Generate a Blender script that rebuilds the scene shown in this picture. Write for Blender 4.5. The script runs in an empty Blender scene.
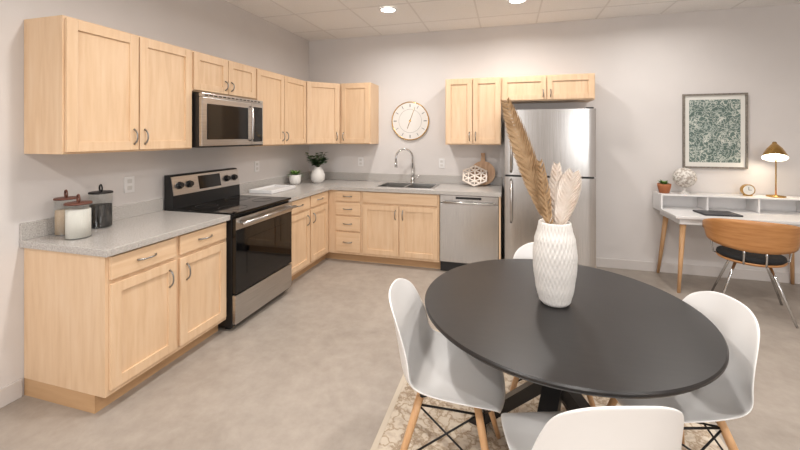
import bpy, bmesh, math, random
from mathutils import Vector, Matrix
random.seed(4)
sc=bpy.context.scene
sc.view_settings.view_transform='Standard'
sc.view_settings.look='None'
sc.view_settings.exposure=0.10

# ------------------------------------------------------------------ materials
def lin(c):
    return tuple(((v/255)/12.92 if v/255<=.04045 else ((v/255+.055)/1.055)**2.4) for v in c)+(1,)
MATS={}
def base(name):
    m=bpy.data.materials.new(name); m.use_nodes=True
    nt=m.node_tree; b=nt.nodes['Principled BSDF']
    return m,nt,b
def P(name,col,rough=.5,metal=0,trans=0,emit=None,es=0,coat=0,spec=None,ior=None):
    m,nt,b=base(name)
    b.inputs['Base Color'].default_value=lin(col)
    b.inputs['Roughness'].default_value=rough
    b.inputs['Metallic'].default_value=metal
    b.inputs['Transmission Weight'].default_value=trans
    b.inputs['Coat Weight'].default_value=coat
    if spec is not None: b.inputs['Specular IOR Level'].default_value=spec
    if ior: b.inputs['IOR'].default_value=ior
    if emit:
        b.inputs['Emission Color'].default_value=lin(emit); b.inputs['Emission Strength'].default_value=es
    # tiny procedural variation of roughness so that no surface is dead flat
    if not trans and not emit:
        n=nt.nodes.new('ShaderNodeTexNoise'); n.inputs['Scale'].default_value=14
        r=nt.nodes.new('ShaderNodeMapRange'); r.inputs['To Min'].default_value=max(0,rough-.04); r.inputs['To Max'].default_value=min(1,rough+.05)
        tc=nt.nodes.new('ShaderNodeTexCoord')
        nt.links.new(tc.outputs['Object'],n.inputs['Vector']); nt.links.new(n.outputs['Fac'],r.inputs['Value']); nt.links.new(r.outputs['Result'],b.inputs['Roughness'])
    return m
def noise_mat(name,stops,scale=(1,1,1),nscale=5,detail=4,rough=.5,bump=0,bumpscale=None,metal=0,distort=0,nrough=.5):
    m,nt,b=base(name)
    tc=nt.nodes.new('ShaderNodeTexCoord'); mp=nt.nodes.new('ShaderNodeMapping'); mp.inputs['Scale'].default_value=scale
    n=nt.nodes.new('ShaderNodeTexNoise'); n.inputs['Scale'].default_value=nscale; n.inputs['Detail'].default_value=detail
    n.inputs['Distortion'].default_value=distort; n.inputs['Roughness'].default_value=nrough
    cr=nt.nodes.new('ShaderNodeValToRGB')
    el=cr.color_ramp.elements
    while len(el)<len(stops): el.new(.5)
    for e,(p,c) in zip(el,stops): e.position=p; e.color=lin(c)
    nt.links.new(tc.outputs['Object'],mp.inputs['Vector']); nt.links.new(mp.outputs['Vector'],n.inputs['Vector'])
    nt.links.new(n.outputs['Fac'],cr.inputs['Fac']); nt.links.new(cr.outputs['Color'],b.inputs['Base Color'])
    b.inputs['Roughness'].default_value=rough; b.inputs['Metallic'].default_value=metal
    if bump:
        bp=nt.nodes.new('ShaderNodeBump'); bp.inputs['Strength'].default_value=bump; bp.inputs['Distance'].default_value=.01
        src=n
        if bumpscale:
            src=nt.nodes.new('ShaderNodeTexNoise'); src.inputs['Scale'].default_value=bumpscale
            nt.links.new(tc.outputs['Object'],src.inputs['Vector'])
        nt.links.new(src.outputs['Fac'],bp.inputs['Height']); nt.links.new(bp.outputs['Normal'],b.inputs['Normal'])
    return m
M_wall=noise_mat('wall_paint',[(.3,(211,206,203)),(.7,(216,211,208))],nscale=2,rough=.75,bump=.06,bumpscale=140)
M_ceil=noise_mat('ceiling_tile',[(.35,(234,232,230)),(.65,(242,240,238))],nscale=160,detail=3,rough=.9,bump=.15)
M_base=P('baseboard_paint',(206,200,196),.5)
M_wood=noise_mat('maple',[(.25,(212,178,142)),(.5,(221,189,154)),(.8,(227,199,168))],scale=(9,9,.9),nscale=3.2,detail=5,rough=.42,distort=.4)
M_woodx=noise_mat('maple_horizontal',[(.25,(212,178,142)),(.5,(221,189,154)),(.8,(227,199,168))],scale=(.9,.9,9),nscale=3.2,detail=5,rough=.42,distort=.4)
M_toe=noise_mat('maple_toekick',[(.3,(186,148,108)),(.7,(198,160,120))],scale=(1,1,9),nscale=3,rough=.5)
M_legwood=noise_mat('beech_leg',[(.3,(196,150,106)),(.7,(212,170,126))],scale=(14,14,1.5),nscale=4,rough=.45)
M_chairwood=noise_mat('walnut_ply',[(.3,(172,116,66)),(.7,(194,140,88))],scale=(2,2,16),nscale=3,rough=.35)
M_steel=noise_mat('brushed_steel',[(.3,(180,177,174)),(.7,(200,197,194))],scale=(1,1,60),nscale=4,rough=.28,metal=1)
M_steelv=noise_mat('brushed_steel_vertical',[(.3,(180,177,174)),(.7,(198,195,192))],scale=(50,50,1),nscale=4,rough=.25,metal=1)
M_chrome=P('chrome',(205,205,205),.12,1)
M_nickel=P('satin_nickel',(150,148,146),.3,1)
M_gold=P('brass',(200,160,96),.25,1)
M_blackgl=P('black_glass',(8,8,9),.06,0)
M_black=P('black_enamel',(20,20,21),.35)
M_blackm=P('black_metal',(24,23,23),.45,.3)
M_dark=P('dark_plastic',(40,40,42),.5)
M_white=P('white_plastic',(228,226,224),.32)
M_whitec=P('white_ceramic',(221,217,212),.4)
M_lacq=P('white_lacquer',(228,226,225),.35)
M_table=noise_mat('espresso_table',[(.3,(26,23,23)),(.7,(32,29,28))],scale=(2,18,2),nscale=4,rough=.36)
M_tleg=P('black_table_leg',(24,22,22),.4)
def glass_mat():
    m=bpy.data.materials.new('clear_glass'); m.use_nodes=True; nt=m.node_tree; nt.nodes.clear()
    o=nt.nodes.new('ShaderNodeOutputMaterial'); mx=nt.nodes.new('ShaderNodeMixShader'); t=nt.nodes.new('ShaderNodeBsdfTransparent'); gl=nt.nodes.new('ShaderNodeBsdfGlossy')
    gl.inputs['Roughness'].default_value=.03; mx.inputs[0].default_value=.07
    t.inputs['Color'].default_value=(.97,.98,.98,1)
    nt.links.new(t.outputs[0],mx.inputs[1]); nt.links.new(gl.outputs[0],mx.inputs[2]); nt.links.new(mx.outputs[0],o.inputs['Surface'])
    return m
M_glass=glass_mat()
M_cushion=noise_mat('black_fabric',[(.3,(22,22,23)),(.7,(34,34,35))],nscale=250,rough=.9,bump=.3)
M_leaf=noise_mat('leaf_green',[(.3,(40,66,38)),(.7,(84,112,66))],nscale=30,rough=.5)
M_succ=noise_mat('succulent_green',[(.3,(70,112,52)),(.7,(130,160,84))],nscale=30,rough=.5)
M_tanleaf=noise_mat('dried_palm_tan',[(.3,(160,128,92)),(.7,(192,162,126))],nscale=20,rough=.8)
M_paleleaf=noise_mat('dried_palm_pale',[(.3,(222,206,192)),(.7,(236,226,216))],nscale=20,rough=.8)
M_soil=P('soil',(50,38,30),.9)
M_terra=P('terracotta',(170,104,66),.7)
M_flour=P('flour_contents',(226,221,212),.9)
M_tan=P('oat_contents',(184,160,134),.9)
M_coffee=P('black_beans',(18,16,16),.7)
M_lid=P('walnut_lid',(96,54,40),.45)
M_led=P('led_lens',(255,250,240),.5,emit=(255,250,242),es=9)
M_bulb=P('bulb_glow',(255,240,215),.5,emit=(255,226,180),es=14)
# counter
def counter_mat():
    m,nt,b=base('speckled_granite')
    tc=nt.nodes.new('ShaderNodeTexCoord')
    n=nt.nodes.new('ShaderNodeTexNoise'); n.inputs['Scale'].default_value=150; n.inputs['Detail'].default_value=3; n.inputs['Roughness'].default_value=.7
    cr=nt.nodes.new('ShaderNodeValToRGB'); el=cr.color_ramp.elements
    el.new(.5); el.new(.6)
    for e,(p,c) in zip(el,[(.36,(146,141,136)),(.44,(174,169,164)),(.56,(186,181,176)),(.66,(208,204,199))]): e.position=p; e.color=lin(c)
    nt.links.new(tc.outputs['Object'],n.inputs['Vector']); nt.links.new(n.outputs['Fac'],cr.inputs['Fac']); nt.links.new(cr.outputs['Color'],b.inputs['Base Color'])
    b.inputs['Roughness'].default_value=.24
    return m
M_count=counter_mat()
def floor_mat():
    m,nt,b=base('concrete_look_floor')
    tc=nt.nodes.new('ShaderNodeTexCoord')
    n=nt.nodes.new('ShaderNodeTexNoise'); n.inputs['Scale'].default_value=2.2; n.inputs['Detail'].default_value=9; n.inputs['Roughness'].default_value=.66; n.inputs['Distortion'].default_value=.6
    n2=nt.nodes.new('ShaderNodeTexNoise'); n2.inputs['Scale'].default_value=11; n2.inputs['Detail'].default_value=7; n2.inputs['Roughness'].default_value=.65
    cr=nt.nodes.new('ShaderNodeValToRGB'); el=cr.color_ramp.elements; el.new(.5)
    for e,(p,c) in zip(el,[(.3,(144,134,124)),(.5,(160,150,140)),(.7,(173,163,153))]): e.position=p; e.color=lin(c)
    cr2=nt.nodes.new('ShaderNodeValToRGB'); el=cr2.color_ramp.elements
    for e,(p,c) in zip(el,[(.3,(142,132,122)),(.7,(178,168,158))]): e.position=p; e.color=lin(c)
    mx=nt.nodes.new('ShaderNodeMix'); mx.data_type='RGBA'; mx.inputs['Factor'].default_value=.42
    for nn in (n,n2): nt.links.new(tc.outputs['Object'],nn.inputs['Vector'])
    nt.links.new(n.outputs['Fac'],cr.inputs['Fac']); nt.links.new(n2.outputs['Fac'],cr2.inputs['Fac'])
    nt.links.new(cr.outputs['Color'],mx.inputs['A']); nt.links.new(cr2.outputs['Color'],mx.inputs['B'])
    nt.links.new(mx.outputs['Result'],b.inputs['Base Color'])
    b.inputs['Roughness'].default_value=.45
    return m
M_floor=floor_mat()
def rug_mat():
    m,nt,b=base('patterned_rug')
    tc=nt.nodes.new('ShaderNodeTexCoord')
    v=nt.nodes.new('ShaderNodeTexVoronoi'); v.feature='DISTANCE_TO_EDGE'; v.inputs['Scale'].default_value=13
    n=nt.nodes.new('ShaderNodeTexNoise'); n.inputs['Scale'].default_value=22; n.inputs['Detail'].default_value=4
    nt.links.new(tc.outputs['Object'],n.inputs['Vector'])
    mv=nt.nodes.new('ShaderNodeVectorMath'); mv.operation='SCALE'; mv.inputs['Scale'].default_value=.12
    ad=nt.nodes.new('ShaderNodeVectorMath'); ad.operation='ADD'
    nt.links.new(n.outputs['Color'],mv.inputs[0]); nt.links.new(mv.outputs[0],ad.inputs[0]); nt.links.new(tc.outputs['Object'],ad.inputs[1])
    nt.links.new(ad.outputs[0],v.inputs['Vector'])
    cr=nt.nodes.new('ShaderNodeValToRGB'); el=cr.color_ramp.elements; el.new(.5)
    for e,(p,c) in zip(el,[(.0,(168,150,130)),(.07,(200,186,168)),(.14,(216,206,192))]): e.position=p; e.color=lin(c)
    nt.links.new(v.outputs['Distance'],cr.inputs['Fac'])
    cr2=nt.nodes.new('ShaderNodeValToRGB'); el=cr2.color_ramp.elements
    for e,(p,c) in zip(el,[(.5,(230,222,210)),(.62,(176,154,132))]): e.position=p; e.color=lin(c)
    nt.links.new(n.outputs['Fac'],cr2.inputs['Fac'])
    mx=nt.nodes.new('ShaderNodeMix'); mx.data_type='RGBA'; mx.blend_type='MULTIPLY'; mx.inputs['Factor'].default_value=.5
    nt.links.new(cr.outputs['Color'],mx.inputs['A']); nt.links.new(cr2.outputs['Color'],mx.inputs['B'])
    nt.links.new(mx.outputs['Result'],b.inputs['Base Color']); b.inputs['Roughness'].default_value=.95
    return m
M_rug=rug_mat()
M_rugb=P('rug_border',(196,184,167),.95)
def art_mat():
    m,nt,b=base('map_print')
    tc=nt.nodes.new('ShaderNodeTexCoord')
    n=nt.nodes.new('ShaderNodeTexNoise'); n.inputs['Scale'].default_value=7; n.inputs['Detail'].default_value=5
    v=nt.nodes.new('ShaderNodeTexVoronoi'); v.feature='DISTANCE_TO_EDGE'; v.inputs['Scale'].default_value=17
    mv=nt.nodes.new('ShaderNodeVectorMath'); mv.operation='SCALE'; mv.inputs['Scale'].default_value=.45
    ad=nt.nodes.new('ShaderNodeVectorMath'); ad.operation='ADD'
    nt.links.new(tc.outputs['Object'],n.inputs['Vector'])
    nt.links.new(n.outputs['Color'],mv.inputs[0]); nt.links.new(mv.outputs[0],ad.inputs[0]); nt.links.new(tc.outputs['Object'],ad.inputs[1])
    nt.links.new(ad.outputs[0],v.inputs['Vector'])
    cr=nt.nodes.new('ShaderNodeValToRGB'); el=cr.color_ramp.elements
    for e,(p,c) in zip(el,[(.03,(214,217,210)),(.12,(104,124,118))]): e.position=p; e.color=lin(c)
    nt.links.new(v.outputs['Distance'],cr.inputs['Fac'])
    cr2=nt.nodes.new('ShaderNodeValToRGB'); el=cr2.color_ramp.elements
    for e,(p,c) in zip(el,[(.42,(180,192,188)),(.58,(240,240,236))]): e.position=p; e.color=lin(c)
    nt.links.new(n.outputs['Fac'],cr2.inputs['Fac'])
    mx=nt.nodes.new('ShaderNodeMix'); mx.data_type='RGBA'; mx.blend_type='MULTIPLY'; mx.inputs['Factor'].default_value=.8
    nt.links.new(cr.outputs['Color'],mx.inputs['A']); nt.links.new(cr2.outputs['Color'],mx.inputs['B'])
    nt.links.new(mx.outputs['Result'],b.inputs['Base Color']); b.inputs['Roughness'].default_value=.4
    return m
M_art=art_mat()
M_frame=noise_mat('driftwood_frame',[(.3,(104,98,90)),(.7,(136,128,118))],scale=(8,8,8),nscale=6,rough=.6)
M_mat=P('mat_board',(222,220,214),.8)

# ------------------------------------------------------------------ geometry helpers
COL=sc.collection
def grp(name,loc=(0,0,0),rz=0):
    e=bpy.data.objects.new(name,None); e.empty_display_size=.1
    e.location=loc; e.rotation_euler=(0,0,rz); COL.objects.link(e)
    e['w']=0
    return e
def wgrp(name,loc):
    e=grp(name,loc); e['w']=1; return e
def addm(parent,name,bm,mat,smooth=False):
    bmesh.ops.recalc_face_normals(bm,faces=bm.faces)
    me=bpy.data.meshes.new(name); bm.to_mesh(me); bm.free()
    o=bpy.data.objects.new(name,me); COL.objects.link(o)
    me.materials.append(mat)
    if smooth:
        for p in me.polygons: p.use_smooth=True
    if parent is not None:
        o.parent=parent
        if parent['w']: o.matrix_parent_inverse=Matrix.Translation(-Vector(parent.location))
    return o
class Fr:
    def __init__(s,o,U,N): s.o=Vector(o); s.U=Vector(U).normalized(); s.N=Vector(N).normalized()
    def p(s,u,n,z): return s.o+s.U*u+s.N*n+Vector((0,0,z))
WORLD=Fr((0,0,0),(1,0,0),(0,1,0))
LEFT=Fr((0,0,0),(0,1,0),(1,0,0))
BACK=Fr((0,0,0),(1,0,0),(0,-1,0))
def bm_box(bm,fr,u0,u1,n0,n1,z0,z1,bev=0):
    vs=[bm.verts.new(fr.p(u,n,z)) for u in (u0,u1) for n in (n0,n1) for z in (z0,z1)]
    fs=[bm.faces.new([vs[i] for i in q]) for q in ((0,1,3,2),(4,6,7,5),(0,4,5,1),(2,3,7,6),(0,2,6,4),(1,5,7,3))]
    if bev:
        es=list({e for f in fs for e in f.edges})
        bmesh.ops.bevel(bm,geom=es,offset=bev,segments=2,affect='EDGES',profile=.6)
def box(parent,name,fr,u0,u1,n0,n1,z0,z1,mat,bev=0):
    bm=bmesh.new(); bm_box(bm,fr,u0,u1,n0,n1,z0,z1,bev)
    return addm(parent,name,bm,mat)
def boxes(parent,name,fr,lst,mat,bev=0):
    bm=bmesh.new()
    for l in lst: bm_box(bm,fr,*l,bev=bev)
    return addm(parent,name,bm,mat)
def bm_tube(bm,pts,r,seg=10,cap=True,closed=False):
    pts=[Vector(p) for p in pts]; rs=r if isinstance(r,(list,tuple)) else [r]*len(pts)
    rings=[]; prev=None
    n=len(pts)
    for i,p in enumerate(pts):
        a=pts[i-1] if (i>0 or closed) else p; b=pts[(i+1)%n] if (i<n-1 or closed) else p
        t=(b-a).normalized()
        if prev is None:
            up=Vector((0,0,1)) if abs(t.z)<.9 else Vector((1,0,0))
            x=t.cross(up).normalized()
        else:
            x=(prev-t*prev.dot(t)).normalized()
        prev=x; y=t.cross(x)
        rings.append([bm.verts.new(p+(x*math.cos(2*math.pi*k/seg)+y*math.sin(2*math.pi*k/seg))*rs[i]) for k in range(seg)])
    m=n if closed else n-1
    for i in range(m):
        A=rings[i];B=rings[(i+1)%n]
        for k in range(seg): bm.faces.new((A[k],A[(k+1)%seg],B[(k+1)%seg],B[k]))
    if cap and not closed:
        bm.faces.new(rings[0]); bm.faces.new(list(reversed(rings[-1])))
def tube(parent,name,pts,r,mat,seg=10,closed=False):
    bm=bmesh.new(); bm_tube(bm,pts,r,seg,True,closed); return addm(parent,name,bm,mat,True)
def bm_lathe(bm,prof,c=(0,0,0),seg=40,fn=None):
    c=Vector(c); rings=[]
    for j,(r,z) in enumerate(prof):
        if r<1e-5: rings.append([bm.verts.new(c+Vector((0,0,z)))])
        else:
            rg=[]
            for k in range(seg):
                a=2*math.pi*k/seg; rr=r*(fn(a,j) if fn else 1)
                rg.append(bm.verts.new(c+Vector((rr*math.cos(a),rr*math.sin(a),z))))
            rings.append(rg)
    for A,B in zip(rings,rings[1:]):
        for k in range(seg):
            if len(A)==1 and len(B)==1: continue
            if len(A)==1: bm.faces.new((A[0],B[k],B[(k+1)%seg]))
            elif len(B)==1: bm.faces.new((A[k],A[(k+1)%seg],B[0]))
            else: bm.faces.new((A[k],A[(k+1)%seg],B[(k+1)%seg],B[k]))
def lathe(parent,name,prof,mat,c=(0,0,0),seg=40,fn=None,smooth=True):
    bm=bmesh.new(); bm_lathe(bm,prof,c,seg,fn); return addm(parent,name,bm,mat,smooth)
def sharp(o,deg=35):
    # keep hard edges crisp on smooth shaded parts
    bm=bmesh.new(); bm.from_mesh(o.data)
    for e in bm.edges:
        if len(e.link_faces)==2 and e.calc_face_angle(0)>math.radians(deg): e.smooth=False
    bm.to_mesh(o.data); bm.free(); return o

# ------------------------------------------------------------------ room
ZC=2.896; RX=7.4; RY=-7.6
def slab(name,x0,x1,y0,y1,z0,z1,mat):
    return box(None,name,WORLD,x0,x1,y0,y1,z0,z1,mat)
slab('floor',-.12,RX+.12,RY-.12,.12,-.1,0,M_floor)
slab('wall_left',-.12,0,RY,0,0,ZC,M_wall)
slab('wall_back',-.12,RX+.12,0,.12,0,ZC,M_wall)
slab('wall_right',RX,RX+.12,RY,0,0,ZC,M_wall)
# rear wall (behind the camera) with two unseen window openings, added for frontal fill light
WN=[(.5,2.1),(5.0,6.6)]
boxes(None,'wall_rear',WORLD,[(-.12,.5,RY-.12,RY,0,ZC),(2.1,5.0,RY-.12,RY,0,ZC),(6.6,RX+.12,RY-.12,RY,0,ZC)]+[(a,b,RY-.12,RY,0,.85) for a,b in WN]+[(a,b,RY-.12,RY,2.45,ZC) for a,b in WN],M_wall)
for i,(a,b) in enumerate(WN):
    boxes(None,'window_%d'%(i+1),WORLD,[(a,b,RY-.09,RY-.03,.85,.91),(a,b,RY-.09,RY-.03,2.39,2.45),(a,a+.06,RY-.09,RY-.03,.91,2.39),(b-.06,b,RY-.09,RY-.03,.91,2.39),((a+b)/2-.025,(a+b)/2+.025,RY-.09,RY-.03,.91,2.39)],M_lacq)
    L=bpy.data.lights.new('window_daylight','AREA'); L.shape='RECTANGLE'; L.size=b-a-.1; L.size_y=1.45; L.energy=40; L.color=(1,.99,.98)  # fill lamp added in the opening to brighten the room from behind
    o=bpy.data.objects.new('window_daylight',L); COL.objects.link(o); o.location=((a+b)/2,RY-.02,1.65); o.rotation_euler=(math.radians(90),0,0)
slab('ceiling',-.12,RX+.12,RY-.12,.12,ZC,ZC+.1,M_ceil)
# T-bar grid
T=.66; lst=[]
x=.45
while x<RX: lst.append((x-.009,x+.009,RY,0,ZC-.003,ZC)); x+=T
y=-.42
while y>RY: lst.append((0,RX,y-.009,y+.009,ZC-.0035,ZC)); y-=T
boxes(None,'trim_ceiling_grid',WORLD,lst,P('grid_paint',(222,219,216),.6))
box(None,'baseboard_left',WORLD,0,.014,RY,-3.26,0,.105,M_base,.003)
box(None,'baseboard_back',WORLD,3.66,RX,-.014,0,0,.105,M_base,.003)
box(None,'baseboard_right',WORLD,RX-.014,RX,RY,-.014,0,.105,M_base,.003)
box(None,'baseboard_rear',WORLD,.014,RX-.014,RY,RY+.014,0,.105,M_base,.003)

# ------------------------------------------------------------------ cabinets
def pull(parent,name,fr,u,z,n,L=.11,vert=True):
    pts=[]
    for i in range(9):
        t=i/8*2-1; h=.030*(1-abs(t)**3)
        d=t*L/2
        pts.append(fr.p(u,n+h,z+d) if vert else fr.p(u+d,n+h,z))
    rs=[.0065,.0055,.005,.0048,.0048,.0048,.005,.0055,.0065]
    tube(parent,name,pts,rs,M_nickel,8)
def door(parent,name,fr,u0,u1,n,z0,z1,mat=M_wood,rail=.058):
    t=.02
    bm=bmesh.new()
    bm_box(bm,fr,u0,u0+rail,n,n+t,z0,z1,.0025); bm_box(bm,fr,u1-rail,u1,n,n+t,z0,z1,.0025)
    bm_box(bm,fr,u0+rail,u1-rail,n,n+t-.0005,z0,z0+rail,.002); bm_box(bm,fr,u0+rail,u1-rail,n,n+t-.0005,z1-rail,z1,.002)
    bm_box(bm,fr,u0+rail-.004,u1-rail+.004,n+.001,n+.008,z0+rail-.004,z1-rail+.004)
    addm(parent,name,bm,mat)
def drawer(parent,name,fr,u0,u1,n,z0,z1):
    box(parent,name,fr,u0,u1,n,n+.02,z0,z1,M_woodx,.004)
BN=.64; TK=.565
def base_cab(fr,u0,u1,toe0=None,c0=None):
    c=fr.p((u0+u1)/2,BN/2,0)
    g=wgrp('base_cabinet',c)
    box(g,'carcass',fr,u0 if c0 is None else c0,u1,.003,BN,.10,.873,M_wood)
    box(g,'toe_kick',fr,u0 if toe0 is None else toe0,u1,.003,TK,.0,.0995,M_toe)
    return g
# near-left: two drawers above two doors
g=base_cab(LEFT,-3.247,-2.352)
for i,(a,b,hu) in enumerate([(-3.228,-2.815,-2.865),(-2.785,-2.37,-2.735)]):
    drawer(g,'drawer_%d'%(i+1),LEFT,a,b,BN,.735,.862); door(g,'door_%d'%(i+1),LEFT,a,b,BN,.13,.712)
    pull(g,'drawer_pull_%d'%(i+1),LEFT,(a+b)/2,.80,BN+.02,.12,False); pull(g,'door_pull_%d'%(i+1),LEFT,hu,.61,BN+.02)
# between range and corner
g=base_cab(LEFT,-1.56,-.002)
for i,(a,b,hu) in enumerate([(-1.54,-1.12,-1.17),(-1.095,-.70,-1.045)]):
    drawer(g,'drawer_%d'%(i+1),LEFT,a,b,BN,.735,.862); door(g,'door_%d'%(i+1),LEFT,a,b,BN,.13,.712)
    pull(g,'drawer_pull_%d'%(i+1),LEFT,(a+b)/2,.80,BN+.02,.12,False); pull(g,'door_pull_%d'%(i+1),LEFT,hu,.61,BN+.02)
# drawer stack
g=base_cab(BACK,.642,1.076,toe0=TK+.002)
for i,(a,b) in enumerate([(.74,.862),(.575,.722),(.385,.557),(.13,.367)]):
    drawer(g,'drawer_%d'%(i+1),BACK,.745,1.06,BN,a,b); pull(g,'drawer_pull_%d'%(i+1),BACK,.90,(a+b)/2,BN+.02,.11,False)
# sink base
g=wgrp('base_cabinet',BACK.p(1.54,.3,0))
boxes(g,'carcass',BACK,[(1.078,1.098,.003,BN,.10,.873),(1.993,2.013,.003,BN,.10,.873),(1.098,1.993,.003,.02,.10,.873),(1.098,1.993,.62,BN,.10,.873),(1.098,1.993,.02,.62,.10,.12)],M_wood)
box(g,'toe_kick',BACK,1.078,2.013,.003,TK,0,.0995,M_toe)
drawer(g,'false_front',BACK,1.095,1.995,BN,.735,.862)
door(g,'door_1',BACK,1.095,1.535,BN,.13,.712); door(g,'door_2',BACK,1.555,1.995,BN,.13,.712)
pull(g,'door_pull_1',BACK,1.50,.61,BN+.02); pull(g,'door_pull_2',BACK,1.59,.61,BN+.02)
# end panel beside dishwasher
box(None,'cabinet_end_panel',BACK,2.664,2.684,.003,BN+.02,0,.873,M_wood)

# uppers
UN=.317; ZB=1.421; ZT=2.212
def up_cab(fr,u0,u1,z0=ZB,z1=ZT):
    g=wgrp('upper_cabinet',fr.p((u0+u1)/2,UN/2,z0))
    box(g,'carcass',fr,u0,u1,.002,UN,z0,z1,M_wood)
    return g
def up_doors(g,fr,ds,z0=ZB,z1=ZT):
    for i,(a,b,hu) in enumerate(ds):
        door(g,'door_%d'%(i+1),fr,a,b,UN,z0+.012,z1-.012)
        pull(g,'door_pull_%d'%(i+1),fr,hu,z0+.10 if z1-z0>.5 else z0+.085,UN+.02,.10 if z1-z0>.5 else .08)
g=up_cab(LEFT,-3.247,-2.365); up_doors(g,LEFT,[(-3.237,-2.813,-2.845),(-2.803,-2.375,-2.77)])
g=up_cab(LEFT,-2.362,-1.592,1.885); up_doors(g,LEFT,[(-2.352,-1.982,-2.015),(-1.972,-1.602,-1.94)],1.885)
g=up_cab(LEFT,-1.589,-.637); up_doors(g,LEFT,[(-1.579,-1.117,-1.15),(-1.107,-.647,-1.075)])
# diagonal corner unit
g=wgrp('corner_cabinet',(.25,-.25,ZB))
bm=bmesh.new(); poly=[(.002,-.002),(.002,-.635),(.317,-.635),(.635,-.317),(.635,-.002)]
lo=[bm.verts.new((x,y,ZB)) for x,y in poly]; hi=[bm.verts.new((x,y,ZT)) for x,y in poly]
bm.faces.new(lo); bm.faces.new(hi)
for i in range(5): bm.faces.new((lo[i],lo[(i+1)%5],hi[(i+1)%5],hi[i]))
addm(g,'carcass',bm,M_wood)
DG=Fr((.317,-.635,0),(1,1,0),(1,-1,0)); W=.318*math.sqrt(2)
door(g,'door_1',DG,.014,W-.014,0,ZB+.012,ZT-.012); pull(g,'door_pull_1',DG,W-.05,ZB+.10,.02,.10)
g=up_cab(BACK,.638,1.062); up_doors(g,BACK,[(.668,1.052,.70)])
g=up_cab(BACK,2.03,2.682); up_doors(g,BACK,[(2.04,2.351,2.32),(2.361,2.672,2.392)])
g=up_cab(BACK,2.685,3.675,1.925); up_doors(g,BACK,[(2.695,3.175,3.14),(3.185,3.665,3.22)],1.925)

# ------------------------------------------------------------------ countertops
CN=.681
g=wgrp('countertop',(.34,-2.8,.874))
box(g,'slab',LEFT,-3.268,-2.351,.001,CN,.8735,.914,M_count,.005)
box(g,'backsplash',LEFT,-3.268,-2.351,.001,.02,.9145,1.015,M_count,.002)
g=wgrp('countertop',(1.2,-.34,.874))
HX0,HX1,HN0,HN1=1.23,1.92,.15,.575
boxes(g,'slab',BACK,[(.001,HX0,.001,CN,.8735,.914),(HX1,2.69,.001,CN,.8735,.914),(HX0,HX1,.001,HN0,.8735,.914),(HX0,HX1,HN1,CN,.8735,.914)],M_count)
box(g,'slab_return',LEFT,-1.563,-CN,.001,CN,.8735,.914,M_count)
box(g,'backsplash_back',BACK,.001,2.69,.001,.02,.9145,1.015,M_count,.002)
box(g,'backsplash_left',LEFT,-1.563,-.021,.001,.02,.9145,1.015,M_count,.002)

# sink
g=wgrp('kitchen_sink',(1.57,-.36,.914))
e=.012
boxes(g,'rim',BACK,[(HX0-e,HX1+e,HN0-e,HN0+.02,.9142,.919),(HX0-e,HX1+e,HN1-.02,HN1+e,.9142,.919),(HX0-e,HX0+.02,HN0+.02,HN1-.02,.9142,.919),(HX1-.02,HX1+e,HN0+.02,HN1-.02,.9142,.919),(1.563,1.587,HN0+.02,HN1-.02,.905,.918)],M_steel)
bs=[]
for a,b in ((HX0+.018,1.565),(1.585,HX1-.018)):
    bs+=[(a,a+.003,HN0+.018,HN1-.018,.74,.916),(b-.003,b,HN0+.018,HN1-.018,.74,.916),(a,b,HN0+.018,HN0+.021,.74,.916),(a,b,HN1-.021,HN1-.018,.74,.916),(a,b,HN0+.018,HN1-.018,.738,.742)]
boxes(g,'bowls',BACK,bs,M_steel)
# faucet
g=wgrp('kitchen_faucet',(1.56,-.09,.914))
fx,fy=1.56,-.085
lathe(g,'base',[(0,.9143),(.032,.9143),(.032,.925),(.024,.935),(.019,.95),(.019,.99),(0,.99)],M_chrome,(fx,fy,0),24)
pts=[(fx,fy,.98),(fx,fy,1.24)]
R=.115; dx,dy=-.80,-.6
for i in range(1,13):
    a=math.pi*i/12
    d=R*(1-math.cos(a)); pts.append((fx+dx*d,fy+dy*d,1.24+R*math.sin(a)))
pts.append((fx+dx*2*R,fy+dy*2*R,1.18))
tube(g,'gooseneck',pts,.0125,M_chrome,14)
tube(g,'spray_head',[(fx+dx*2*R,fy+dy*2*R,1.20),(fx+dx*2*R,fy+dy*2*R,1.12)],[.016,.019],M_chrome,14)
tube(g,'lever',[(fx+.02,fy,.965),(fx+.05,fy-.005,.975),(fx+.10,fy-.01,1.02)],[.010,.008,.006],M_chrome,10)

# ------------------------------------------------------------------ range
g=wgrp('kitchen_range',(.36,-1.957,0)); y0,y1=-2.345,-1.568
box(g,'body',LEFT,y0,y1,.025,.685,.03,.905,M_black,.003)
boxes(g,'feet',LEFT,[(y0+.03,y0+.07,.08,.12,0,.03),(y1-.07,y1-.03,.08,.12,0,.03),(y0+.03,y0+.07,.60,.64,0,.03),(y1-.07,y1-.03,.60,.64,0,.03)],M_black)
box(g,'cooktop',LEFT,y0-.002,y1+.002,.09,.715,.905,.925,M_blackgl,.006)
bm=bmesh.new()
for (u,n,r) in ((y0+.2,.26,.085),(y0+.2,.53,.11),(y1-.2,.26,.11),(y1-.2,.53,.085)):
    bm_tube(bm,[LEFT.p(u+r*math.cos(a*math.pi/16),n+r*math.sin(a*math.pi/16),.9254) for a in range(32)],.0012,5,closed=True)
addm(g,'burner_rings',bm,M_dark)
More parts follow.
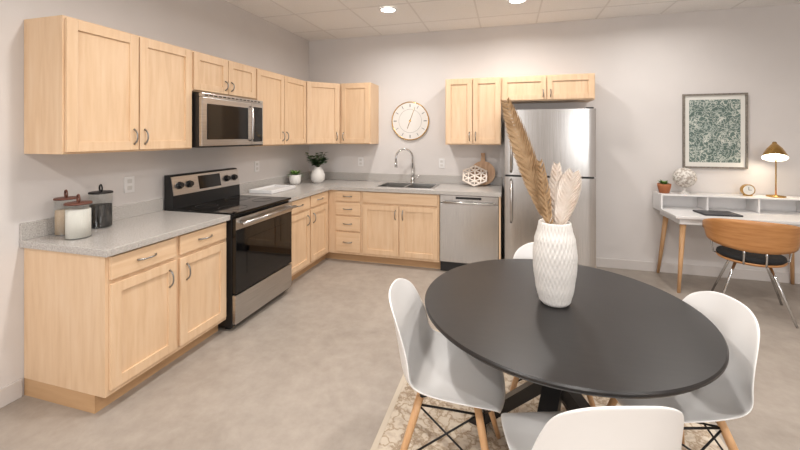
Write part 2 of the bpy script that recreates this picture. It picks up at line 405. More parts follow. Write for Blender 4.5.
# backguard
bm=bmesh.new()
prof=[(.025,.905),(.12,.905),(.115,1.03),(.085,1.19),(.07,1.20),(.025,1.20)]
a=[bm.verts.new(LEFT.p(y0,n,z)) for n,z in prof]; b=[bm.verts.new(LEFT.p(y1,n,z)) for n,z in prof]
bm.faces.new(a); bm.faces.new(b)
for i in range(6): bm.faces.new((a[i],a[(i+1)%6],b[(i+1)%6],b[i]))
addm(g,'backguard',bm,M_black)
# sloped stainless control fascia
def slope(n_off,z): # face point on the sloped panel
    t=(z-1.03)/.16; return .115-.03*t+n_off
bm=bmesh.new()
q=[(y0+.004,1.035),(y1-.004,1.035),(y1-.004,1.187),(y0+.004,1.187)]
f=[bm.verts.new(LEFT.p(u,slope(.005,z),z)) for u,z in q]; k=[bm.verts.new(LEFT.p(u,slope(-.004,z),z)) for u,z in q]
bm.faces.new(f); bm.faces.new(k)
for i in range(4): bm.faces.new((f[i],f[(i+1)%4],k[(i+1)%4],k[i]))
addm(g,'control_panel',bm,M_steel)
bm=bmesh.new()
q=[(y0+.27,1.055),(y1-.25,1.055),(y1-.25,1.170),(y0+.27,1.170)]
f=[bm.verts.new(LEFT.p(u,slope(.0065,z),z)) for u,z in q]; k=[bm.verts.new(LEFT.p(u,slope(.002,z),z)) for u,z in q]
bm.faces.new(f); bm.faces.new(k)
for i in range(4): bm.faces.new((f[i],f[(i+1)%4],k[(i+1)%4],k[i]))
addm(g,'display',bm,M_blackgl)
for i,u in enumerate((y0+.07,y0+.17,y1-.17,y1-.07)):
    zc=1.112; nn=slope(.005,zc); d=Vector((.983,0,.184))
    c=LEFT.p(u,nn,zc)
    o=tube(g,'knob_%d'%(i+1),[c,c+d*.012,c+d*.013,c+d*.032],[.030,.030,.023,.021],M_black,20); sharp(o)
# door, window, handle, drawer
box(g,'oven_door',LEFT,y0+.004,y1-.004,.686,.722,.295,.885,M_blackgl,.006)
box(g,'oven_window',LEFT,y0+.13,y1-.13,.7225,.724,.42,.70,P('oven_window_glass',(4,4,5),.03))
boxes(g,'door_top_trim',LEFT,[(y0+.004,y1-.004,.722,.726,.795,.885)],M_steel)
for i,u in enumerate((y0+.05,y1-.05)):
    tube(g,'handle_post_%d'%(i+1),[LEFT.p(u,.724,.845),LEFT.p(u,.772,.845)],.009,M_steel,10)
tube(g,'oven_handle',[LEFT.p(y0+.02,.775,.845),LEFT.p(y1-.02,.775,.845)],.014,M_steel,14)
box(g,'storage_drawer',LEFT,y0+.004,y1-.004,.686,.722,.06,.285,M_steel,.006)

# ------------------------------------------------------------------ microwave
g=wgrp('microwave',(.2,-1.98,1.43)); y0,y1=-2.358,-1.598
z0,z1=1.432,1.872
box(g,'case',LEFT,y0,y1,.003,.385,z0,z1,M_black,.003)
box(g,'door_frame',LEFT,y0,y1-.17,.386,.418,z0+.012,z1-.035,M_steel,.005)
box(g,'vent_grille',LEFT,y0,y1,.386,.414,z1-.033,z1,M_steel,.003)
boxes(g,'vent_slots',LEFT,[(y0+.03+i*.05,y0+.065+i*.05,.413,.4148,z1-.022,z1-.012) for i in range(14)],M_black)
box(g,'door_glass',LEFT,y0+.05,y1-.225,.4185,.421,z0+.065,z1-.085,M_blackgl,.002)
box(g,'control_column',LEFT,y1-.168,y1,.386,.418,z0+.012,z1-.035,M_steel,.005)
box(g,'keypad',LEFT,y1-.150,y1-.018,.4185,.4205,z0+.04,z1-.07,M_blackgl,.002)
tube(g,'handle',[LEFT.p(y1-.195,.42,z0+.05),LEFT.p(y1-.195,.448,z0+.07),LEFT.p(y1-.195,.452,(z0+z1)/2-.01),LEFT.p(y1-.195,.448,z1-.09),LEFT.p(y1-.195,.42,z1-.07)],.010,M_steel,12)
box(g,'bottom_lip',LEFT,y0,y1,.386,.412,z0,z0+.011,M_black)

# ------------------------------------------------------------------ dishwasher
g=wgrp('dishwasher',(2.34,-.34,0)); x0,x1=2.018,2.660
box(g,'tub',BACK,x0+.003,x1-.003,.02,.615,.005,.868,M_black)
box(g,'door',BACK,x0+.002,x1-.002,.616,.655,.12,.775,M_steelv,.005)
box(g,'control_strip',BACK,x0+.002,x1-.002,.616,.652,.78,.866,M_steelv,.005)
box(g,'status_window',BACK,x0+.18,x1-.18,.6522,.6535,.825,.85,M_blackgl)
tube(g,'handle',[BACK.p(x0+.05,.652,.79),BACK.p(x0+.06,.695,.79),BACK.p(x1-.06,.695,.79),BACK.p(x1-.05,.652,.79)],.012,M_steel,12)
box(g,'kick_plate',BACK,x0+.004,x1-.004,.56,.60,.005,.115,M_black)

# ------------------------------------------------------------------ refrigerator
g=wgrp('refrigerator',(3.165,-.38,0)); x0,x1=2.725,3.605
box(g,'cabinet',BACK,x0+.004,x1-.004,.035,.645,.03,1.795,P('fridge_side',(70,68,68),.45,.4),.006)
boxes(g,'feet',BACK,[(x0+.05,x0+.11,.1,.16,0,.03),(x1-.11,x1-.05,.1,.16,0,.03),(x0+.05,x0+.11,.54,.6,0,.03),(x1-.11,x1-.05,.54,.6,0,.03)],M_black)
def curved_door(nm,z0,z1):
    # gently bowed stainless door front, like the real one
    bm=bmesh.new(); n=20; F=[];B=[]
    for i in range(n+1):
        t=i/n; u=x0+(x1-x0)*t; s=abs(2*t-1)
        f=.655+.055+.018*(1-s**2)-(.012*max(0,(s-.95)/.05)**2)
        F.append((bm.verts.new(BACK.p(u,f,z0)),bm.verts.new(BACK.p(u,f,z1)))); B.append((bm.verts.new(BACK.p(u,.656,z0)),bm.verts.new(BACK.p(u,.656,z1))))
    for i in range(n):
        bm.faces.new((F[i][0],F[i+1][0],F[i+1][1],F[i][1])); bm.faces.new((B[i][0],B[i+1][0],B[i+1][1],B[i][1]))
        bm.faces.new((F[i][0],F[i+1][0],B[i+1][0],B[i][0])); bm.faces.new((F[i][1],F[i+1][1],B[i+1][1],B[i][1]))
    for e in (0,n): bm.faces.new((F[e][0],F[e][1],B[e][1],B[e][0]))
    o=addm(g,nm,bm,M_steelv,True); sharp(o,30)
curved_door('freezer_door',1.118,1.80); curved_door('fridge_door',.09,1.098)
box(g,'door_gasket',BACK,x0+.01,x1-.01,.646,.6555,.08,1.79,M_black)
box(g,'base_grille',BACK,x0+.01,x1-.01,.60,.66,.03,.085,M_black)
for nm,a,b in (('freezer_handle',1.15,1.55),('fridge_handle',.62,1.07)):
    u=x0+.065
    tube(g,nm,[BACK.p(u,.712,a),BACK.p(u,.762,a+.03),BACK.p(u,.772,(a+b)/2),BACK.p(u,.762,b-.03),BACK.p(u,.712,b)],.013,M_steelv,12)
boxes(g,'hinge_cap',BACK,[(x1-.09,x1-.02,.6,.70,1.801,1.815)],M_black,.003)

# ------------------------------------------------------------------ wall clock
g=wgrp('wall_clock',(1.51,-.02,1.725)); cx,cz=1.51,1.725
def disc(parent,name,r,n0,n1,mat,c=(cx,cz),seg=64):
    bm=bmesh.new()
    A=[bm.verts.new(BACK.p(c[0]+r*math.cos(2*math.pi*k/seg),n0,c[1]+r*math.sin(2*math.pi*k/seg))) for k in range(seg)]
    B=[bm.verts.new(BACK.p(c[0]+r*math.cos(2*math.pi*k/seg),n1,c[1]+r*math.sin(2*math.pi*k/seg))) for k in range(seg)]
    bm.faces.new(A); bm.faces.new(B)
    for k in range(seg): bm.faces.new((A[k],A[(k+1)%seg],B[(k+1)%seg],B[k]))
    return sharp(addm(parent,name,bm,mat,True))
disc(g,'face',.248,.004,.022,P('clock_face',(226,222,217),.5))
tube(g,'rim',[BACK.p(cx+.25*math.cos(a*math.pi/32),.02,cz+.25*math.sin(a*math.pi/32)) for a in range(64)],.0075,M_gold,8,True)
tube(g,'inner_ring',[BACK.p(cx+.155*math.cos(a*math.pi/32),.022,cz+.155*math.sin(a*math.pi/32)) for a in range(64)],.002,P('clock_grey',(150,146,140),.5),6,True)
bm=bmesh.new()
for k in range(12):
    a=math.pi/6*k; u=Vector((math.sin(a),0,math.cos(a)))
    bm_tube(bm,[Vector((cx,-.023,cz))+u*.185,Vector((cx,-.023,cz))+u*.225],.003 if k%3 else .005,6)
addm(g,'hour_marks',bm,M_dark)
def hand(nm,ang,L,r):
    u=Vector((math.sin(ang),0,math.cos(ang)))
    tube(g,nm,[Vector((cx,-.026,cz))-u*.03,Vector((cx,-.026,cz))+u*L],[r,r*.6],M_gold,6)
hand('hour_hand',math.radians(200),.11,.005); hand('minute_hand',math.radians(20),.19,.004)
disc(g,'hub',.012,.022,.03,M_gold)

# ------------------------------------------------------------------ framed print
g=wgrp('framed_print',(4.915,-.02,1.58)); ax0,ax1,az0,az1=4.62,5.21,1.175,1.985; fw=.018
boxes(g,'frame',BACK,[(ax0,ax0+fw,.003,.03,az0,az1),(ax1-fw,ax1,.003,.03,az0,az1),(ax0+fw,ax1-fw,.003,.03,az0,az0+fw),(ax0+fw,ax1-fw,.003,.03,az1-fw,az1)],M_frame,.002)
box(g,'mat_board',BACK,ax0+fw,ax1-fw,.003,.012,az0+fw,az1-fw,M_mat)
box(g,'print',BACK,ax0+.06,ax1-.06,.0125,.014,az0+.065,az1-.065,M_art)

# outlets
def outlet(fr,u,z):
    g=wgrp('wall_outlet',fr.p(u,.004,z))
    box(g,'plate',fr,u-.038,u+.038,.001,.007,z-.06,z+.06,M_lacq,.002)
    boxes(g,'sockets',fr,[(u-.018,u+.018,.007,.009,z+.01,z+.04),(u-.018,u+.018,.007,.009,z-.04,z-.01)],P('outlet_face',(206,203,199),.4),.001)
outlet(LEFT,-2.62,1.16); outlet(LEFT,-1.15,1.18); outlet(BACK,.80,1.17); outlet(BACK,1.93,1.17)

# ------------------------------------------------------------------ ceiling lights
DL=[(1.51,-.96,17),(2.85,-.88,16),(4.30,-.88,12),(1.51,-3.0,22),(3.1,-3.0,19),(4.7,-3.0,16),(6.2,-3.0,10),(1.51,-5.2,24),(3.3,-5.2,24),(5.2,-5.2,21)]
for (x,y,en) in DL:
    g=wgrp('recessed_downlight',(x,y,ZC-.01))
    o=lathe(g,'trim_ring',[(.075,ZC-.006),(.098,ZC-.006),(.102,ZC-.012),(.098,ZC-.016),(.076,ZC-.013),(.075,ZC-.006)],M_lacq,(x,y,0),40)
    lathe(g,'lens',[(0,ZC-.0095),(.075,ZC-.0095),(.075,ZC-.0065),(0,ZC-.0065)],M_led,(x,y,0),32,smooth=False)
    L=bpy.data.lights.new('downlight_lamp','AREA'); L.shape='DISK'; L.size=.15; L.energy=en; L.color=(1,.965,.925); L.spread=math.radians(165)
    o=bpy.data.objects.new('lamp',L); COL.objects.link(o); o.location=(x,y,ZC-.02); o.parent=g; o.matrix_parent_inverse=Matrix.Translation(-Vector(g.location))
w=bpy.data.worlds.new('sky'); sc.world=w; w.use_nodes=True
w.node_tree.nodes['Background'].inputs['Color'].default_value=(.8,.85,.95,1); w.node_tree.nodes['Background'].inputs['Strength'].default_value=1.0

# ------------------------------------------------------------------ rug
g=wgrp('area_rug',(2.95,-3.1,0)); rx0,rx1,ry0,ry1=2.11,3.78,-4.45,-1.90
box(g,'pile',WORLD,rx0+.03,rx1-.03,ry0+.03,ry1-.03,.0,.011,M_rug,.003)
boxes(g,'border',WORLD,[(rx0,rx0+.03,ry0,ry1,0,.010),(rx1-.03,rx1,ry0,ry1,0,.010),(rx0+.03,rx1-.03,ry0,ry0+.03,0,.010),(rx0+.03,rx1-.03,ry1-.03,ry1,0,.010)],M_rugb,.002)
RUG=.0115
# ------------------------------------------------------------------ dining table
TX,TY=2.966,-2.900
g=grp('dining_table',(TX,TY,RUG))
tz=.75-RUG
o=lathe(g,'table_top',[(0,tz-.030),(.580,tz-.030),(.601,tz-.024),(.610,tz-.014),(.610,tz-.006),(.605,tz),(0,tz)],M_table,(0,0,0),128)
sharp(o,25)
bm=bmesh.new()
for k in range(4):
    a=math.radians(158+90*k)
    d=Vector((math.cos(a),math.sin(a),0)); s_=Vector((-math.sin(a),math.cos(a),0))
    foot=d*.40; top=-d*.30+Vector((0,0,tz-.045))
    wv=[]
    for p,wd,th in ((foot,.040,.036),(top,.040,.036)):
        for sx,sy in ((-1,-1),(1,-1),(1,1),(-1,1)):
            wv.append(bm.verts.new(p+s_*sx*wd+d*sy*th))
    for q in ((3,2,1,0),(4,5,6,7),(0,1,5,4),(1,2,6,5),(2,3,7,6),(3,0,4,7)): bm.faces.new([wv[i] for i in q])
addm(g,'crossed_legs',bm,M_tleg)
lathe(g,'mounting_plate',[(0,tz-.046),(.36,tz-.046),(.36,tz-.031),(0,tz-.031)],M_tleg,(0,0,0),40,smooth=False)

# ------------------------------------------------------------------ shell chairs
def shell_chair(x,y,rz):
    g=grp('dining_chair',(x,y,RUG),rz)
    # profile: (forward y, z, half width, side lift z, side wrap y)
    pr=[(.238,.405,.150,.000,-.030),(.236,.430,.185,.000,-.020),(.205,.447,.212,.010,0),(.12,.440,.228,.030,0),(.02,.428,.234,.050,0),(-.08,.424,.236,.066,.01),
        (-.15,.436,.236,.070,.03),(-.195,.475,.232,.060,.055),(-.215,.54,.226,.035,.075),(-.228,.62,.214,.010,.072),(-.243,.70,.200,-.004,.060),(-.257,.77,.182,-.012,.045),(-.268,.812,.148,-.022,.028),(-.271,.824,.098,-.012,.012)]
    nu=12; bm=bmesh.new(); rows=[]
    for (py,pz,hw,lz,wy) in pr:
        row=[]
        for i in range(nu+1):
            t=i/nu*2-1; a=abs(t)
            row.append(bm.verts.new((t*hw, py+wy*a**2.4, pz+lz*a**2.6)))
        rows.append(row)
    for A,B in zip(rows,rows[1:]):
        for i in range(nu): bm.faces.new((A[i],A[i+1],B[i+1],B[i]))
    o=addm(g,'shell',bm,M_white,True)
    s=o.modifiers.new('solid','SOLIDIFY'); s.thickness=.009; s.offset=0
    s=o.modifiers.new('sub','SUBSURF'); s.levels=2; s.render_levels=2
    # legs
    tops=[(-.115,.125),(.115,.125),(.115,-.115),(-.115,-.115)]
    feet=[(-.235,.215),(.235,.215),(.235,-.235),(-.235,-.235)]
    for i,((a,b),(c,d)) in enumerate(zip(tops,feet)):
        T_=Vector((a,b,.395)); F_=Vector((c,d,.0065))
        tube(g,'leg_%d'%(i+1),[F_,F_.lerp(T_,.3),F_.lerp(T_,.8),T_],[.0105,.0135,.0165,.0155],M_legwood,12)
    bm=bmesh.new()
    def lp(i,t): 
        a,b=tops[i]; c,d=feet[i]; return Vector((c,d,.002)).lerp(Vector((a,b,.395)),t)
    for i in range(4):
        bm_tube(bm,[lp(i,.42),lp((i+1)%4,.93)],.0040,8)
        bm_tube(bm,[lp(i,.93),lp((i+1)%4,.42)],.0040,8)
        bm_tube(bm,[lp(i,.93),lp((i+1)%4,.93)],.0045,8)
        p=lp(i,.9); q=Vector((p.x*.75,p.y*.75,.428 if p.y<0 else .433))
        bm_tube(bm,[p,q],.007,8)
    addm(g,'wire_struts',bm,M_blackm,True)
    return g
shell_chair(2.50,-3.085,math.radians(-88))     # left, facing the table
shell_chair(3.415,-2.935,math.radians(106))    # right
shell_chair(2.975,-2.47,math.radians(180))     # far side
shell_chair(2.98,-3.425,math.radians(16))      # near side

# ------------------------------------------------------------------ vase with dried palm
VX,VY=2.962,-2.905
g=grp('table_vase',(VX,VY,.751))
pf=[(.0,.0),(.058,.0),(.064,.006)]
hts=[i/48 for i in range(1,49)]
def vr(t):
    pts=[(0,.068),(.2,.084),(.42,.094),(.6,.096),(.78,.089),(.92,.075),(1,.070)]
    for (a,b),(c,d) in zip(pts,pts[1:]):
        if a<=t<=c:
            s=(t-a)/(c-a); s=s*s*(3-2*s)*.5+s*.5; return b+(d-b)*s
    return .070
body=[(vr(t),.006+t*.368) for t in hts]
pf+=body
nb=len(pf)
pf+=[(.067,.377),(.062,.374),(.060,.355),(.064,.30),(.0,.30)]
def rib(a,j):
    if 3<=j<nb: return 1+.020*math.cos(30*a+(math.pi if (j//3)%2 else 0))
    return 1
lathe(g,'vase_body',pf,M_whitec,(0,0,0),240,rib)
def palm(parent,nm,basep,tip,wmax,mat,normal,nl=26,stemfrac=.2,lw=.0052):
    B=Vector(basep);Tp=Vector(tip);ax=(Tp-B); Ln=ax.length; ax.normalize()
    N=Vector(normal).normalized(); S=ax.cross(N).normalized(); N=S.cross(ax)
    bm=bmesh.new()
    bm_tube(bm,[B,B+ax*Ln*.5,B+ax*Ln*.93],[.004,.003,.001],6)
    for sgn in (-1,1):
        for i in range(nl):
            t=stemfrac+(1-stemfrac)*i/(nl-1)*.9
            w=wmax*(math.sin(math.pi*min(1,((t-stemfrac)/(1-stemfrac)*.9+.08)**.8))**.7)
            p0=B+ax*Ln*t
            ln=w*1.5
            p1=p0+S*sgn*w*.93+ax*ln*.95+N*random.uniform(-.004,.008)
            mid=p0.lerp(p1,.5)+S*sgn*w*.10+N*(.008 if i%2 else -.004)
            e=(p1-p0).normalized().cross(N).normalized()*lw
            vs=[bm.verts.new(v) for v in (p0-e,p0+e,mid+e+N*.003,p1,mid-e)]
            bm.faces.new(vs)
            vs2=[bm.verts.new(v-N*.0012) for v in (p0-e,p0+e,mid+e,p1,mid-e)]
            bm.faces.new(vs2)
    addm(parent,nm,bm,mat)
palm(g,'palm_leaf_tan',(-.01,0,.31),(-.235,-.01,.985),.056,M_tanleaf,(-.15,-1,0),34,stemfrac=.12,lw=.0062)
palm(g,'palm_leaf_tan_small',(-.02,-.01,.31),(-.075,-.03,.68),.036,M_tanleaf,(.5,-1,0),24,stemfrac=.1)
palm(g,'palm_leaf_pale',(.01,0,.31),(.085,.01,.62),.056,M_paleleaf,(-.2,-1,0),26,stemfrac=.12,lw=.0065)
palm(g,'palm_leaf_pale_small',(.0,.02,.31),(.012,.03,.66),.040,M_paleleaf,(.3,-1,0),22,stemfrac=.12,lw=.006)

# ------------------------------------------------------------------ canisters
def canister(x,y,r,h,content,ch,lid):
    g=wgrp('storage_canister',(x,y,.915)); z=.9155
    o=lathe(g,'glass_jar',[(0,z),(r,z),(r,z+h),(r-.004,z+h),(r-.004,z+.005),(0,z+.005)],M_glass,(x,y,0),40)
    sharp(o,40)
    lathe(g,'contents',[(0,z+.006),(r-.005,z+.006),(r-.005,z+ch),(0,z+ch+.004)],content,(x,y,0),40)
    lathe(g,'lid',[(0,z+h+.001),(r+.002,z+h+.001),(r+.002,z+h+.010),(r-.003,z+h+.012),(0,z+h+.012)],lid,(x,y,0),40)
    tube(g,'leather_loop',[(x+.026*math.cos(a*math.pi/8),y-.01*math.cos(a*math.pi/8),z+h+.034+.023*math.sin(a*math.pi/8)) for a in range(16)],.005,lid,6,True)
canister(.262,-3.13,.064,.200,M_flour,.17,M_lid)
canister(.095,-3.09,.057,.215,M_tan,.15,M_lid)
canister(.115,-2.90,.064,.225,M_coffee,.15,M_blackm)

# ------------------------------------------------------------------ plants on counter
def leafblade(bm,p,d,L,w,up=.2,bend=.5):
    d=Vector(d).normalized(); s=d.cross(Vector((0,0,1)))
    s=s.normalized() if s.length>.01 else Vector((1,0,0))
    c=[];p=Vector(p)
    for k in range(6):
        t=k/5; ww=w*math.sin(math.pi*min(.98,t*.92+.06))
        q=p+d*L*t+Vector((0,0,-bend*L*t*t*.4)); c.append((bm.verts.new(q-s*ww),bm.verts.new(q+Vector((0,0,-.15*ww))),bm.verts.new(q+s*ww)))
    for A,B in zip(c,c[1:]):
        bm.faces.new((A[0],A[1],B[1],B[0])); bm.faces.new((A[1],A[2],B[2],B[1]))
def bush(parent,nm,c,n,L,w,mat,spread=1,upmin=.3):
    bm=bmesh.new()
    for i in range(n):
        a=random.uniform(0,2*math.pi); e=random.uniform(upmin,1.4)
        d=Vector((math.cos(a)*spread,math.sin(a)*spread,e))
        leafblade(bm,c,d,L*random.uniform(.6,1),w,bend=random.uniform(.2,1))
    return addm(parent,nm,bm,mat,True)
x,y=.15,-.60; g=wgrp('potted_herb',(x,y,.915)); z=.9155
lathe(g,'pot',[(0,z),(.055,z),(.068,z+.02),(.078,z+.12),(.071,z+.12),(.066,z+.10),(0,z+.10)],M_whitec,(x,y,0),32)
lathe(g,'soil',[(0,z+.105),(.066,z+.1005)],M_soil,(x,y,0),24)
bush(g,'foliage',(x,y,z+.10),80,.13,.018,M_succ)
x,y=.36,-.40; g=wgrp('potted_plant',(x,y,.915))
lathe(g,'vase',[(0,z),(.06,z),(.088,z+.04),(.092,z+.10),(.07,z+.16),(.045,z+.19),(.05,z+.205),(.042,z+.205),(.038,z+.19),(.0,z+.18)],M_whitec,(x,y,0),36)
bm=bmesh.new()
for i in range(22):
    a=random.uniform(0,6.28); e=random.uniform(.7,2.2); L=random.uniform(.15,.23)
    d=Vector((math.cos(a),math.sin(a),e)).normalized(); p=Vector((x,y,z+.19)); q=p+d*L
    bm_tube(bm,[p,q],.002,5)
    for k in range(9):
        t=.3+.7*k/8; aa=random.uniform(0,6.28)
        leafblade(bm,p+d*L*t,Vector((math.cos(aa),math.sin(aa),random.uniform(0,.6))),.070,.024)
addm(g,'foliage',bm,M_leaf,True)

# white serving tray on the counter by the range
g=wgrp('serving_tray',(.22,-1.15,.915))
box(g,'base',LEFT,-1.38,-.93,.08,.36,.9155,.925,M_lacq,.004)
boxes(g,'rim',LEFT,[(-1.38,-1.368,.08,.36,.925,.95),(-.942,-.93,.08,.36,.925,.95),(-1.368,-.942,.08,.092,.925,.95),(-1.368,-.942,.348,.36,.925,.95)],M_lacq,.003)

# boards leaning against wall + lattice trivet
def lean_board(nm,cx,r,tilt,yb,mat,hh):
    g=wgrp(nm,(cx,-yb,.915))
    ty=math.sin(tilt); tzz=math.cos(tilt)
    seg=40; bm=bmesh.new(); out=[]
    for k in range(seg):
        a=2*math.pi*k/seg-math.pi/2
        X=r*math.cos(a); Z=r+r*math.sin(a); out.append((X,Z))
    out=[p for p in out if not(p[1]>1.9*r and abs(p[0])<.04)]
    top=[( .028,1.985*r),(.022,2*r+hh*.5),(.026,2*r+hh),(-.026,2*r+hh),(-.022,2*r+hh*.5),(-.028,1.985*r)]
    idx=max(i for i,p in enumerate(out) if p[0]>0 and p[1]>r)+1
    out=out[:idx]+top+out[idx:]
    A=[];B=[]
    for X,Z in out:
        b=Vector((cx+X,-yb+Z*ty,.918+Z*tzz)); A.append(bm.verts.new(b)); B.append(bm.verts.new(b+Vector((0,-.014*tzz,.014*ty))))
    bm.faces.new(A); bm.faces.new(B)
    n=len(A)
    for k in range(n): bm.faces.new((A[k],A[(k+1)%n],B[(k+1)%n],B[k]))
    addm(g,'board',bm,mat)
lean_board('cutting_board',2.46,.15,.22,.115,noise_mat('board_wood',[(.3,(178,138,104)),(.7,(202,166,132))],scale=(10,2,2),nscale=4,rough=.5),.10)
g=wgrp('lattice_trivet',(2.38,-.25,.915))
bm=bmesh.new(); R_=.16; cxx,yb=2.37,.27; tl=.6
def tp(X,Z): return Vector((cxx+X,-yb+Z*math.sin(tl),.930+Z*math.cos(tl)))
hexp=[(R_*math.cos(math.pi/3*k+math.pi/6),.135+R_*.85*math.sin(math.pi/3*k+math.pi/6)) for k in range(6)]
bm_tube(bm,[tp(*h) for h in hexp],.012,8,closed=True)
for k in range(6):
    bm_tube(bm,[tp(*hexp[k]),tp(0,.135)],.011,8)
inn=[(.55*h[0],.135+.55*(h[1]-.135)) for h in hexp]
bm_tube(bm,[tp(*h) for h in inn],.011,8,closed=True)
for k in range(6):
    a=hexp[k];b_=hexp[(k+1)%6]; m_=((a[0]+b_[0])/2,(a[1]+b_[1])/2)
    bm_tube(bm,[tp(*inn[k]),tp(*m_)],.010,8); bm_tube(bm,[tp(*inn[(k+1)%6]),tp(*m_)],.010,8)
addm(g,'lattice',bm,P('bleached_wood',(230,218,206),.6),True)

# ------------------------------------------------------------------ desk
g=wgrp('writing_desk',(4.95,-.32,0)); dx0,dx1=4.33,5.63
box(g,'desktop',BACK,dx0,dx1,.02,.60,.722,.75,M_lacq,.006)
box(g,'apron',BACK,dx0+.05,dx1-.05,.06,.55,.66,.7215,M_lacq,.003)
box(g,'shelf_top',BACK,dx0,dx1,.02,.24,.890,.906,M_lacq,.004)
boxes(g,'shelf_sides',BACK,[(dx0,dx0+.018,.02,.24,.7505,.8895),(dx1-.018,dx1,.02,.24,.7505,.8895),(dx0+.42,dx0+.436,.035,.23,.7505,.8895),(dx0+.86,dx0+.876,.035,.23,.7505,.8895)],M_lacq,.003)
box(g,'shelf_back',BACK,dx0+.018,dx1-.018,.02,.034,.7505,.8895,M_lacq)
for i,(a,b,c,d) in enumerate(((dx0+.10,.10,dx0+.045,.035),(dx1-.10,.10,dx1-.045,.035),(dx0+.10,.50,dx0+.03,.585),(dx1-.10,.50,dx1-.03,.585))):
    tube(g,'leg_%d'%(i+1),[BACK.p(c,d,.0),BACK.p(a,b,.66)],[.014,.026],M_legwood,16)
# succulent
x,y=4.40,-.13; z=.9065; g=wgrp('potted_succulent',(x,y,z))
lathe(g,'pot',[(0,z),(.046,z),(.062,z+.07),(.065,z+.10),(.057,z+.10),(.053,z+.085),(0,z+.085)],M_terra,(x,y,0),32)
bush(g,'foliage',(x,y,z+.085),50,.09,.016,M_succ,.8)
# white coral globe on a stand
x,y=4.59,-.13; g=wgrp('coral_globe',(x,y,z))
lathe(g,'stand',[(0,z),(.05,z),(.05,z+.012),(.012,z+.02),(.010,z+.05),(.03,z+.065),(0,z+.07)],M_whitec,(x,y,0),28)
bm=bmesh.new(); bmesh.ops.create_icosphere(bm,subdivisions=5,radius=.1)
from mathutils import noise as nz
for v in bm.verts:
    n=v.co.normalized(); r=.102+.006*abs(nz.noise(n*9))-.004*(nz.noise(n*24))
    v.co=n*r+Vector((x,y,z+.172))
addm(g,'coral_ball',bm,noise_mat('coral',[(.40,(168,158,148)),(.55,(222,217,210))],nscale=45,rough=.8),True)
# small round desk clock
x,y=5.15,-.13; g=wgrp('desk_clock',(x,y,z))
FR=Fr((0,y,0),(1,0,0),(0,-1,0))
def rdisc(nm,r,n0,n1,mat):
    seg=40;bm=bmesh.new()
    A=[bm.verts.new(FR.p(x+r*math.cos(2*math.pi*k/seg),n0,z+.062+r*math.sin(2*math.pi*k/seg))) for k in range(seg)]
    B=[bm.verts.new(FR.p(x+r*math.cos(2*math.pi*k/seg),n1,z+.062+r*math.sin(2*math.pi*k/seg))) for k in range(seg)]
    bm.faces.new(A);bm.faces.new(B)
    for k in range(seg): bm.faces.new((A[k],A[(k+1)%seg],B[(k+1)%seg],B[k]))
    addm(g,nm,bm,mat)
rdisc('case',.058,-.015,.02,M_gold); rdisc('dial',.048,.0202,.022,M_mat)
boxes(g,'clock_hands',FR,[(x-.002,x+.002,.0222,.024,z+.06,z+.095),(x-.002,x+.025,.0222,.024,z+.06,z+.064)],M_dark)
boxes(g,'foot',FR,[(x-.035,x+.035,-.015,.02,z,z+.012)],M_gold,.002)
# lamp
x,y=5.39,-.13; g=wgrp('desk_lamp',(x,y,z))
lathe(g,'base',[(0,z),(.075,z),(.075,z+.012),(.02,z+.02),(0,z+.02)],M_gold,(x,y,0),36)
tube(g,'stem',[(x,y,z+.015),(x,y,z+.40),(x-.006,y-.004,z+.47),(x-.014,y-.01,z+.51)],.006,M_gold,10)
tc_=Vector((x-.02,y-.015,z+.53)); rot=Matrix.Rotation(math.radians(-24),3,'X')@Matrix.Rotation(math.radians(12),3,'Y')
prof=[(.0,.03),(.016,.028),(.022,.005),(.035,-.01),(.062,-.05),(.085,-.10),(.10,-.145)]
inn_=[(.097,-.145),(.082,-.10),(.059,-.052),(.03,-.014),(0,-.012)]
bm=bmesh.new(); bm_lathe(bm,prof,(0,0,0),40)
for v in bm.verts: v.co=rot@v.co+tc_
addm(g,'shade_outer',bm,M_gold,True)
bm=bmesh.new(); bm_lathe(bm,[(.10,-.145)]+inn_,(0,0,0),40)
for v in bm.verts: v.co=rot@v.co+tc_
addm(g,'shade_lining',bm,M_lacq,True)
bm=bmesh.new(); bmesh.ops.create_uvsphere(bm,u_segments=20,v_segments=12,radius=.035)
for v in bm.verts: v.co=rot@(v.co+Vector((0,0,-.085)))+tc_
addm(g,'bulb',bm,M_bulb,True)
L=bpy.data.lights.new('desk_lamp_light','POINT'); L.energy=2.5; L.color=(1,.86,.66); L.shadow_soft_size=.04
o=bpy.data.objects.new('lamp_light',L); COL.objects.link(o); o.location=tc_+rot@Vector((0,0,-.14)); o.parent=g; o.matrix_parent_inverse=Matrix.Translation(-Vector(g.location))
# laptop (closed, slim)
g=grp('laptop',(4.76,-.40,.7505),math.radians(4))
box(g,'body',WORLD,-.16,.16,-.11,.11,0,.008,M_dark,.003)
box(g,'lid',WORLD,-.16,.16,-.11,.11,.0085,.015,P('laptop_lid',(84,84,88),.35,.6),.003)

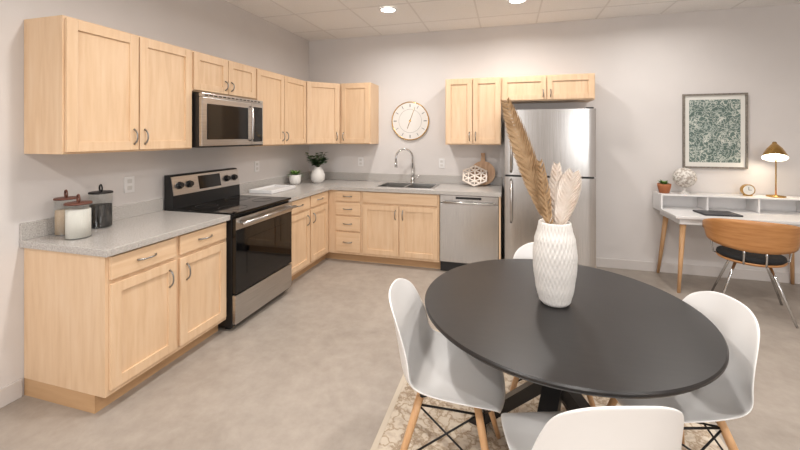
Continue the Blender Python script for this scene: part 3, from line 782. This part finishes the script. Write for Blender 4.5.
# ------------------------------------------------------------------ desk chair
g=grp('desk_chair',(4.825,-.79,0),math.radians(-20))
lathe(g,'seat_pan',[(0,.425),(.19,.425),(.225,.437),(.235,.452),(0,.452)],M_chairwood,(0,0,0),48)
bm=bmesh.new(); bm_lathe(bm,[(0,.4525),(.215,.4525),(.232,.470),(.228,.490),(.19,.503),(0,.500)],(0,0,0),48)
addm(g,'seat_cushion',bm,M_cushion,True)
nu=28; rows=[]; bm=bmesh.new()
for j in range(9):
    s=j/8; row=[]
    for i in range(nu+1):
        t=i/nu*2-1; a=abs(t)
        ang=-math.pi/2+t*math.radians(98)
        top=.825-.11*a**2.2; bot=.555+.05*a**2
        zz=bot+(top-bot)*s
        rr=.262+.035*(zz-.58)/.2+.02*a*a
        # trim the arm ends to a rounded outline
        if a>.86:
            k=(a-.86)/.14; mid=(top+bot)/2; zz=mid+(zz-mid)*math.sqrt(max(.02,1-k*k))
        row.append(bm.verts.new((rr*math.cos(ang)*1.06,rr*math.sin(ang)*.98,zz)))
    rows.append(row)
for A,B in zip(rows,rows[1:]):
    for i in range(nu): bm.faces.new((A[i],A[i+1],B[i+1],B[i]))
o=addm(g,'bentwood_back',bm,M_chairwood,True); s=o.modifiers.new('s','SOLIDIFY'); s.thickness=.012; s.offset=0
bm=bmesh.new()
for X in (-.07,.07):
    bm_tube(bm,[(X,-.12,.43),(X,-.22,.44),(X,-.24,.50),(X,-.238,.62)],.008,10)
for sx in (-1,1):
    bm_tube(bm,[(sx*.15,0,.43),(sx*.250,.0,.46),(sx*.262,.0,.55),(sx*.266,-.01,.62)],.007,10)
addm(g,'back_supports',bm,M_chrome,True)
for i,(sx,sy) in enumerate(((-1,1),(1,1),(1,-1),(-1,-1))):
    tube(g,'leg_%d'%(i+1),[(sx*.245,sy*.245,.0),(sx*.15,sy*.15,.30),(sx*.11,sy*.11,.42)],[.009,.011,.011],M_chrome,12)
bm=bmesh.new()
bm_tube(bm,[(-.11,.11,.418),(.11,-.11,.418)],.010,8); bm_tube(bm,[(.11,.11,.418),(-.11,-.11,.418)],.010,8)
addm(g,'under_frame',bm,M_chrome,True)

# ------------------------------------------------------------------ camera
cam=bpy.data.cameras.new('camera'); co=bpy.data.objects.new('camera',cam); COL.objects.link(co)
cam.sensor_width=36; cam.lens=368.22/800*36
cam.shift_x=-5.8/800; cam.shift_y=-89.0/800
co.location=(2.7468,-4.7445,1.5255); co.rotation_euler=(math.radians(90),0,.2678)
cam.clip_start=.05
sc.camera=co
